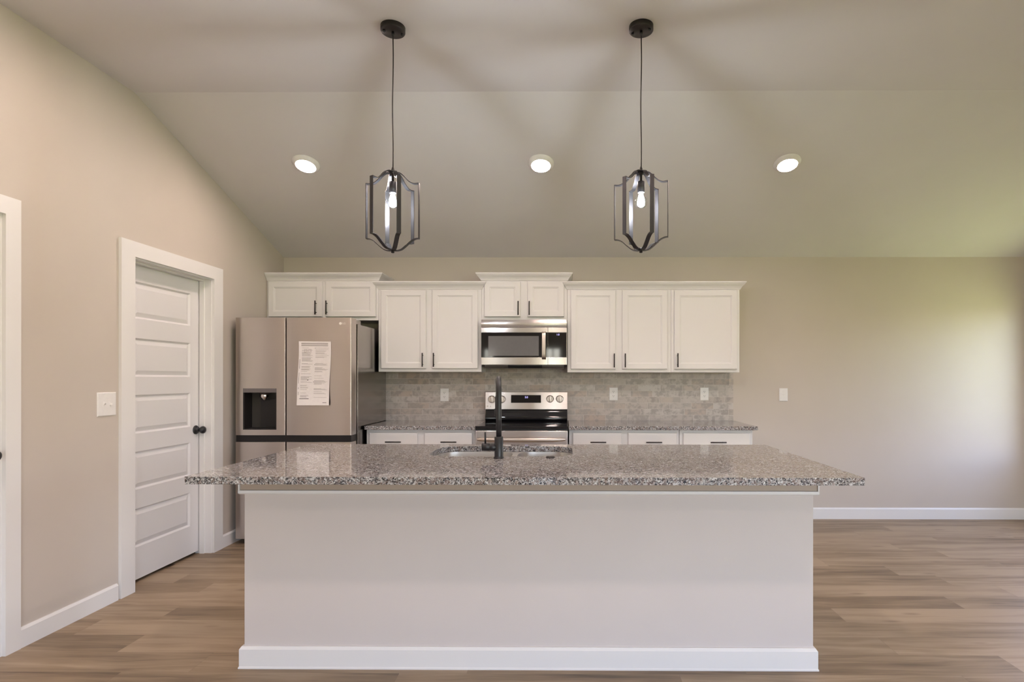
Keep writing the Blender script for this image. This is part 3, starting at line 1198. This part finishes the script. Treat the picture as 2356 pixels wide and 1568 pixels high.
# ------------------------------------------------------------------ island
IX0, IX1, IYF, IYB = -1.452, 1.118, 2.550, 3.325
isl = thing('kitchen_island', ((IX0 + IX1) / 2, 2.95, 0), 'long beige kitchen island with white base trim under the granite top', 'kitchen island')
b = MB()
b.box(IX0, IX1, IYF, IYF + 0.12, 0, 0.883, 0.002, 1)
b.build('front_panel', M['island'], isl)
b = MB()
b.box(IX0, IX0 + 0.02, IYF + 0.1205, IYB, 0.0, 0.883)
b.box(IX1 - 0.02, IX1, IYF + 0.1205, IYB, 0.0, 0.883)
b.box(IX0 + 0.02, IX1 - 0.02, IYF + 0.1205, IYB - 0.06, 0.08, 0.10)
b.box(IX0 + 0.02, IX1 - 0.02, IYB - 0.02, IYB, 0.10, 0.875)
b.box(IX0 + 0.02, IX1 - 0.02, IYB - 0.08, IYB - 0.06, 0.0, 0.08)
b.build('cabinet_body', M['cab'], isl)
n = 5
wd = (IX1 - IX0 - 0.04) / n
for i in range(n):
    a = IX0 + 0.02 + wd * i
    dd = MB()
    dd.box(a + 0.012, a + wd - 0.012, IYB + 0.001, IYB + 0.020, 0.13, 0.85, 0.003)
    dd.build('door', M['cab'], isl)
b = MB()
t, h = 0.0155, 0.098


def wrap(mb, prof):
    """sweep a (out, z) profile round the two ends and the front of the island."""
    loops = []
    for d, z in prof:
        loops.append([(IX0 - d, IYB, z), (IX0 - d, IYF - d, z), (IX1 + d, IYF - d, z), (IX1 + d, IYB, z)])
    rows = [[mb.bm.verts.new(q) for q in lp] for lp in loops]
    for r0, r1 in zip(rows, rows[1:] + rows[:1]):
        for i in range(3):
            f = mb.bm.faces.new([r0[i], r0[i + 1], r1[i + 1], r1[i]])
            f.material_index = mb.mi
    mb._tag([mb.bm.faces.new([r[0] for r in rows]), mb.bm.faces.new([r[3] for r in rows][::-1])])


wrap(b, [(0.0003, 0), (t + 0.003, 0), (t + 0.003, 0.006), (t, 0.010), (t, h - 0.012), (t - 0.008, h), (0.0003, h)])
o = b.build('baseboard', M['trim'], isl)
o['label'] = 'white baseboard around the island'
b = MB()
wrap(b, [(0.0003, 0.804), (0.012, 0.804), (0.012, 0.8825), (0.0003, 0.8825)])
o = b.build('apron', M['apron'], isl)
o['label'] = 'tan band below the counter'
b = MB()
wrap(b, [(0.0003, 0.785), (0.014, 0.785), (0.019, 0.790), (0.019, 0.803), (0.0003, 0.803)])
for x0, x1 in ((IX0 - 0.0190, IX0 - 0.0125), (IX1 + 0.0125, IX1 + 0.0190)):
    b.box(x0, x1, IYF - 0.019, IYB, 0.8031, 0.8825, 0.001, 1)
o = b.build('apron_lip', M['trim'], isl)
o['label'] = 'white lip edging the tan band'

# island top with the sink cut out
CX0, CX1, CY0, CY1 = -1.522, 1.191, 2.247, 3.372
SX = (-0.709, 0.041, 2.846, 3.274)
hole = rrect(*SX, 0.115, 10)
b = MB()
b.plate(rrect(CX0, CX1, CY0, CY1, 0.006, 3), [hole[::-1]], 0.0305, w0=0.8835)
o = b.build('island_countertop', M['granite'], origin=(-0.16, 2.8, 0.8835))
bv = o.modifiers.new('edge', 'BEVEL')
bv.width = 0.003
bv.segments = 2
bv.limit_method = 'ANGLE'
bv.angle_limit = math.radians(60)
tag(o, 'wide speckled granite island countertop with a sink cutout', 'countertop')

# sink: double bowl undermount
b = MB()
zt = 0.8828
ox0, ox1, oy0, oy1 = SX[0] - 0.022, SX[1] + 0.022, SX[2] - 0.022, SX[3] + 0.022
bowls = [(-0.702, -0.292, 2.853, 3.267), (-0.262, 0.034, 2.853, 3.267)]
hs = [rrect(*q, 0.10, 8)[::-1] for q in bowls]
b.plate(rrect(ox0, ox1, oy0, oy1, 0.12, 8), hs, -0.0015, w0=zt)
for q in bowls:
    loops = []
    for ins, z in ((0, zt - 0.0004), (0.001, zt - 0.02), (0.006, zt - 0.17), (0.016, zt - 0.195), (0.04, zt - 0.205)):
        loops.append([(x, y, z) for x, y in rrect(q[0] + ins, q[1] - ins, q[2] + ins, q[3] - ins, max(0.02, 0.10 - ins), 8)])
    b.rings(loops, cap0=False, cap1=True, smooth=True)
snk = b.build('sink', M['sink'], origin=(-0.33, 3.06, 0.678))
tag(snk, 'stainless steel double bowl sink set into the island top', 'sink')
for q in bowls:
    b = MB()
    b.lathe([(0.045, 0.0005), (0.043, 0.003), (0.030, 0.003), (0.026, 0.001)], ((q[0] + q[1]) / 2, (q[2] + q[3]) / 2 + 0.03, zt - 0.205), 'Z', 24)
    b.build('drain', M['steel_bright'], snk)

# faucet
fx, fy, z0 = -0.3265, 2.789, 0.9142
fc = thing('faucet', (fx, fy, z0), 'tall matte black gooseneck faucet standing before the sink', 'faucet')
b = MB()
b.lathe([(0.0258, 0), (0.0258, 0.004), (0.0225, 0.007), (0.0218, 0.012), (0.0218, 0.104), (0.0200, 0.106)], (fx, fy, z0), 'Z', 28)
b.build('base', M['black'], fc)
b = MB()
R = 0.078
pts = [(fx, fy, z0 + 0.1055), (fx, fy, z0 + 0.2), (fx, fy, z0 + 0.315)]
for i in range(1, 15):
    a = PI - math.radians(12.2 * i)
    t_ = R + R * math.cos(a)
    pts.append((fx - 0.135 * t_, fy + t_, z0 + 0.315 + R * math.sin(a)))
pts.append((fx - 0.135 * 2 * R - 0.001, fy + 2 * R + 0.004, z0 + 0.300))
b.tube(pts, 0.0134, 16)
b.build('spout', M['black'], fc)
b = MB()
hx, hy = fx - 0.135 * 2 * R - 0.001, fy + 2 * R + 0.005
b.lathe([(0.0145, 0.0), (0.0165, -0.008), (0.0165, -0.075), (0.0185, -0.09), (0.0185, -0.105), (0.012, -0.107)], (hx, hy, z0 + 0.302), 'Z', 20)
b.box(hx - 0.0205, hx - 0.016, hy - 0.006, hy + 0.006, z0 + 0.20, z0 + 0.235, 0.002)
b.build('spray_head', M['black'], fc)
b = MB()
b.lathe([(0.0185, -0.083), (0.0185, -0.046), (0.0178, -0.0455), (0.0178, -0.043), (0.0185, -0.0425), (0.0185, -0.012)], (fx, fy, z0 + 0.054), 'X', 24)
ft = b.build('valve_body', M['black'], fc)
b = MB()
b.tube([(fx - 0.0665, fy, z0 + 0.070), (fx - 0.0672, fy, z0 + 0.128)], 0.0047, 12)
b.build('lever', M['black'], fc)

b = MB()
b.lathe([(0.0225, 0), (0.0225, 0.004), (0.019, 0.0065), (0.006, 0.0075)], (-0.072, 2.806, 0.9142), 'Z', 28)
o = b.build('hole_cap', M['bronze'], origin=(-0.072, 2.806, 0.9142))
tag(o, 'small round dark cap on the granite beside the faucet', 'sink hole cap')


# ------------------------------------------------------------------ outlets and switches
def plate_body(w, h, t=0.006):
    p_ = MB()

    def lp(d, y):
        return [(-w / 2 + d, y, -h / 2 + d), (w / 2 - d, y, -h / 2 + d), (w / 2 - d, y, h / 2 - d), (-w / 2 + d, y, h / 2 - d)]
    p_.rings([lp(0, 0), lp(0, -0.0025), lp(0.004, -t)])
    return p_


def outlet(loc, label, group):
    root = thing('wall_outlet', (0, 0, 0), label, 'outlet', group)
    plate_body(0.079, 0.121).build('cover_plate', M['plate'], root)
    for s in (-1, 1):
        r_ = MB()
        pts = []
        for i in range(24):
            a = 2 * PI * i / 24
            pts.append((0.0172 * math.cos(a), max(-0.0135, min(0.0135, 0.0172 * math.sin(a)))))
        r_.prism(pts, -0.0015, lambda u, v, w: (u, -0.0058 + w, 0.0195 * s + v))
        rc = r_.build('receptacle', M['plate'], root)
        q = MB()
        for sx in (-0.0062, 0.0062):
            q.box(sx - 0.0012, sx + 0.0012, -0.0077, -0.0070, 0.0195 * s + 0.000, 0.0195 * s + 0.0085)
        q.lathe([(0.0026, -0.0077), (0.0026, -0.0070)], (0, 0, 0.0195 * s - 0.0065), 'Y', 10)
        q.build('slot', M['slot'], rc)
    root.location = loc
    return root


YS = YB - 0.0092
out0 = outlet((-1.129, YS, 1.152), 'white outlet on the tile backsplash beside the refrigerator', 'white outlets on the backsplash')
dup(out0, (0.453, YS, 1.162), 'white outlet on the tile backsplash just right of the range')
dup(out0, (1.301, YS, 1.163), 'white outlet near the outer end of the tile backsplash')


def switch(w, h, toggles):
    root = thing('light_switch', (0, 0, 0))
    plate_body(w, h).build('cover_plate', M['plate'], root)
    for x, up in toggles:
        t_ = MB()
        t_.box(x - 0.0055, x + 0.0055, -0.0072, -0.0050, -0.013, 0.013)
        a = 1 if up else -1
        t_.prism([(-0.0060, -0.005), (-0.0060, 0.005), (-0.016, 0.005 + 0.006 * a), (-0.016, -0.001 + 0.006 * a)], 0.009, lambda u, v, ww: (x - 0.0045 + ww, u, v))
        t_.build('toggle', M['plate'], root)
    return root


s1 = switch(0.079, 0.121, [(0, False)])
s1.location = (2.041, YB - 0.0002, 1.157)
tag(s1, 'white single light switch on the bare beige wall', 'light switch')
s2 = switch(0.133, 0.136, [(-0.023, True), (0.023, False)])
s2.location = (XL + 0.0002, 3.240, 1.157)
s2.rotation_euler = (0, 0, PI / 2)
tag(s2, 'white double light switch beside the paneled door', 'light switch')


# ------------------------------------------------------------------ recessed ceiling lamps
def downlight():
    root = thing('recessed_light', (0, 0, 0))
    q = MB()
    q.lathe([(0.094, 0.0), (0.094, -0.004), (0.088, -0.010), (0.073, -0.024), (0.0685, -0.026), (0.0685, -0.020), (0.0685, 0.0)], (0, 0, 0), 'Z', 40, False, False)
    q.build('trim_ring', M['trim'], root)
    q = MB()
    q.lathe([(0.0683, -0.0225), (0.066, -0.0245), (0.040, -0.0262), (0.001, -0.0268)], (0, 0, 0), 'Z', 40)
    q.build('lens', M['lens'], root)
    return root


dl = downlight()
SLOPE_ROT = -math.atan(SL)
spots = []
for k, (x, lab) in enumerate(((-1.868, 'lit recessed light on the sloped ceiling nearest the paneled door'),
                              (-0.174, 'lit recessed light on the sloped ceiling between the two pendants'),
                              (1.592, 'lit recessed light on the sloped ceiling farthest from the paneled door'))):
    y = 4.063
    spots.append((x, y, ZC - (y - YK) * SL, SLOPE_ROT, lab))
for x, lab in ((-1.893, 'recessed light cut by the frame, on the paneled door side'),
               (-0.175, 'recessed light cut by the frame, above and between the pendants'),
               (1.640, 'recessed light cut by the frame, on the window side')):
    spots.append((x, 2.495, ZC, 0.0, lab))
for y in (0.95, -1.6):
    for x in (-1.9, -0.175, 1.64):
        spots.append((x, y, ZC, 0.0, None))
for i, (x, y, z, rx, lab) in enumerate(spots):
    o = dl if i == 0 else dup(dl, (x, y, z))
    o.location = (x, y, z - 0.0004)
    o.rotation_euler = (rx, 0, 0)
    tag(o, lab or 'round recessed light in the flat ceiling behind the camera', 'ceiling light',
        'recessed lights on the sloped ceiling' if i < 3 else 'recessed lights on the flat ceiling' if i < 6 else 'recessed lights out of frame')


# ------------------------------------------------------------------ pendants
def pendant(loc, base_deg, canopy_deg):
    """built round the axis through (0,0); z measured down from the ceiling."""
    root = thing('pendant_light', (0, 0, 0))
    Z = lambda z: z - ZC
    c = MB()
    c.lathe([(0.060, 0.0), (0.060, -0.022), (0.0585, -0.025), (0.0, -0.025)], (0, 0, 0), 'Z', 40, True, False)
    cn = c.build('canopy', M['bronze'], root)
    for s in (-1, 1):
        q = MB()
        q.lathe([(0.0065, -0.0245), (0.0065, -0.032), (0.004, -0.035), (0.0002, -0.036)], (0.044 * s, 0, 0), 'Z', 14)
        q.build('canopy_screw', M['black'], cn)
    q = MB()
    q.lathe([(0.0075, -0.0245), (0.0070, -0.038), (0.0045, -0.048), (0.0032, -0.050)], (0, 0, 0), 'Z', 14)
    q.build('cord_grip', M['black'], cn)
    cn.rotation_euler = (0, 0, math.radians(canopy_deg))
    q = MB()
    pts = []
    for i in range(15):
        f = i / 14
        pts.append((0.0016 * math.sin(f * 9.0), 0.001 * math.sin(f * 6 + 1) - 0.0008, Z(3.011 + (2.352 - 3.011) * f)))
    q.tube(pts, 0.0030, 8)
    q.build('cord', M['bronze'], root)
    q = MB()
    q.lathe([(0.0035, Z(2.362)), (0.0075, Z(2.348)), (0.0090, Z(2.340)), (0.0130, Z(2.337)), (0.0130, Z(2.322)), (0.0060, Z(2.320)), (0.0060, Z(2.288))], (0, 0, 0), 'Z', 20)
    q.build('hub', M['bronze'], root)
    q = MB()
    q.lathe([(0.006, Z(2.289)), (0.0165, Z(2.287)), (0.0180, Z(2.284)), (0.0180, Z(2.232)), (0.0150, Z(2.230)), (0.0130, Z(2.240))], (0, 0, 0), 'Z', 28)
    q.build('socket', M['strap'], root)
    # bulb
    q = MB()
    prof = [(0.0125, Z(2.238)), (0.0130, Z(2.230)), (0.0150, Z(2.220)), (0.0215, Z(2.208))]
    for i in range(1, 12):
        a = math.radians(48 - 138 * i / 11)
        prof.append((0.031 * math.cos(a), Z(2.184) + 0.031 * math.sin(a)))
    q.lathe(prof, (0, 0, 0), 'Z', 28, False, False)
    bl = q.build('bulb', M['bulbglass'], root)
    q = MB()
    q.lathe([(0.003, Z(2.229)), (0.0100, Z(2.222)), (0.0150, Z(2.204)), (0.0185, Z(2.186)), (0.0170, Z(2.170)), (0.009, Z(2.162))], (0, 0, 0), 'Z', 16)
    q.build('filament', M['filament'], bl)
    # straps
    top = catmull([(0.006, 2.3325), (0.034, 2.3325), (0.054, 2.3185), (0.072, 2.298), (0.090, 2.283), (0.108, 2.2765), (0.132, 2.278)], 5)
    bot = catmull([(0.132, 2.004), (0.115, 2.002), (0.094, 1.992), (0.070, 1.971), (0.045, 1.952), (0.022, 1.946), (0.006, 1.946)], 5)
    for kk in range(6):
        ang = math.radians(base_deg + 60 * kk)
        dirv = Vector((math.sin(ang), -math.cos(ang), 0))
        tan = Vector((math.cos(ang), math.sin(ang), 0))
        w, th = 0.0106, 0.0030
        dz = -0.0032 if kk % 3 == 1 else (0.0032 if kk % 3 == 2 else 0.0)     # straps cross one above the other at the hub
        path = [Vector((p_[0], p_[1] + dz * max(0, 1 - p_[0] / 0.10))) for p_ in top] + [Vector((p_[0], p_[1] + dz * max(0, 1 - p_[0] / 0.10))) for p_ in bot]
        q = MB()
        loops = []
        nP = len(path)
        for i, p_ in enumerate(path):
            a_ = path[max(i - 1, 0)]
            c_ = path[min(i + 1, nP - 1)]
            t1 = (p_ - a_).normalized() if i else (c_ - p_).normalized()
            t2 = (c_ - p_).normalized() if i < nP - 1 else t1
            n1, n2 = Vector((-t1.y, t1.x)), Vector((-t2.y, t2.x))
            nn = (n1 + n2).normalized()
            sc1 = th / 2 / max(0.5, nn.dot(n1))
            lp = []
            for sw, sn in ((-1, -1), (1, -1), (1, 1), (-1, 1)):
                qq = p_ + nn * (sc1 * sn)
                lp.append(dirv * qq.x + tan * (w * sw) + Vector((0, 0, Z(qq.y))))
            loops.append(lp)
        q.rings(loops)
        q.build('strap', M['strap'], root, smooth_angle=40)
    q = MB()
    q.lathe([(0.0085, Z(1.957)), (0.0085, Z(1.950)), (0.0100, Z(1.9495)), (0.0100, Z(1.942)), (0.0080, Z(1.9415)), (0.0080, Z(1.934)), (0.003, Z(1.932))], (0, 0, 0), 'Z', 16)
    q.build('finial', M['black'], root)
    root.location = loc
    return root


pa = pendant((-0.860, 2.815, ZC - 0.0004), 29.0, 22.0)
tag(pa, 'black cage pendant hanging over the island on the refrigerator side', 'pendant light', 'black cage pendants over the island')
pb = dup(pa, (0.378, 2.815, ZC - 0.0004), 'black cage pendant hanging over the island on the open wall side', rotz=math.radians(-13.6))
for ch in pb.children:
    if ch.name.startswith('canopy'):
        ch.rotation_euler = (0, 0, math.radians(-22 + 13.6))

for o in bpy.data.objects:
    if '_w' in o:
        del o['_w']
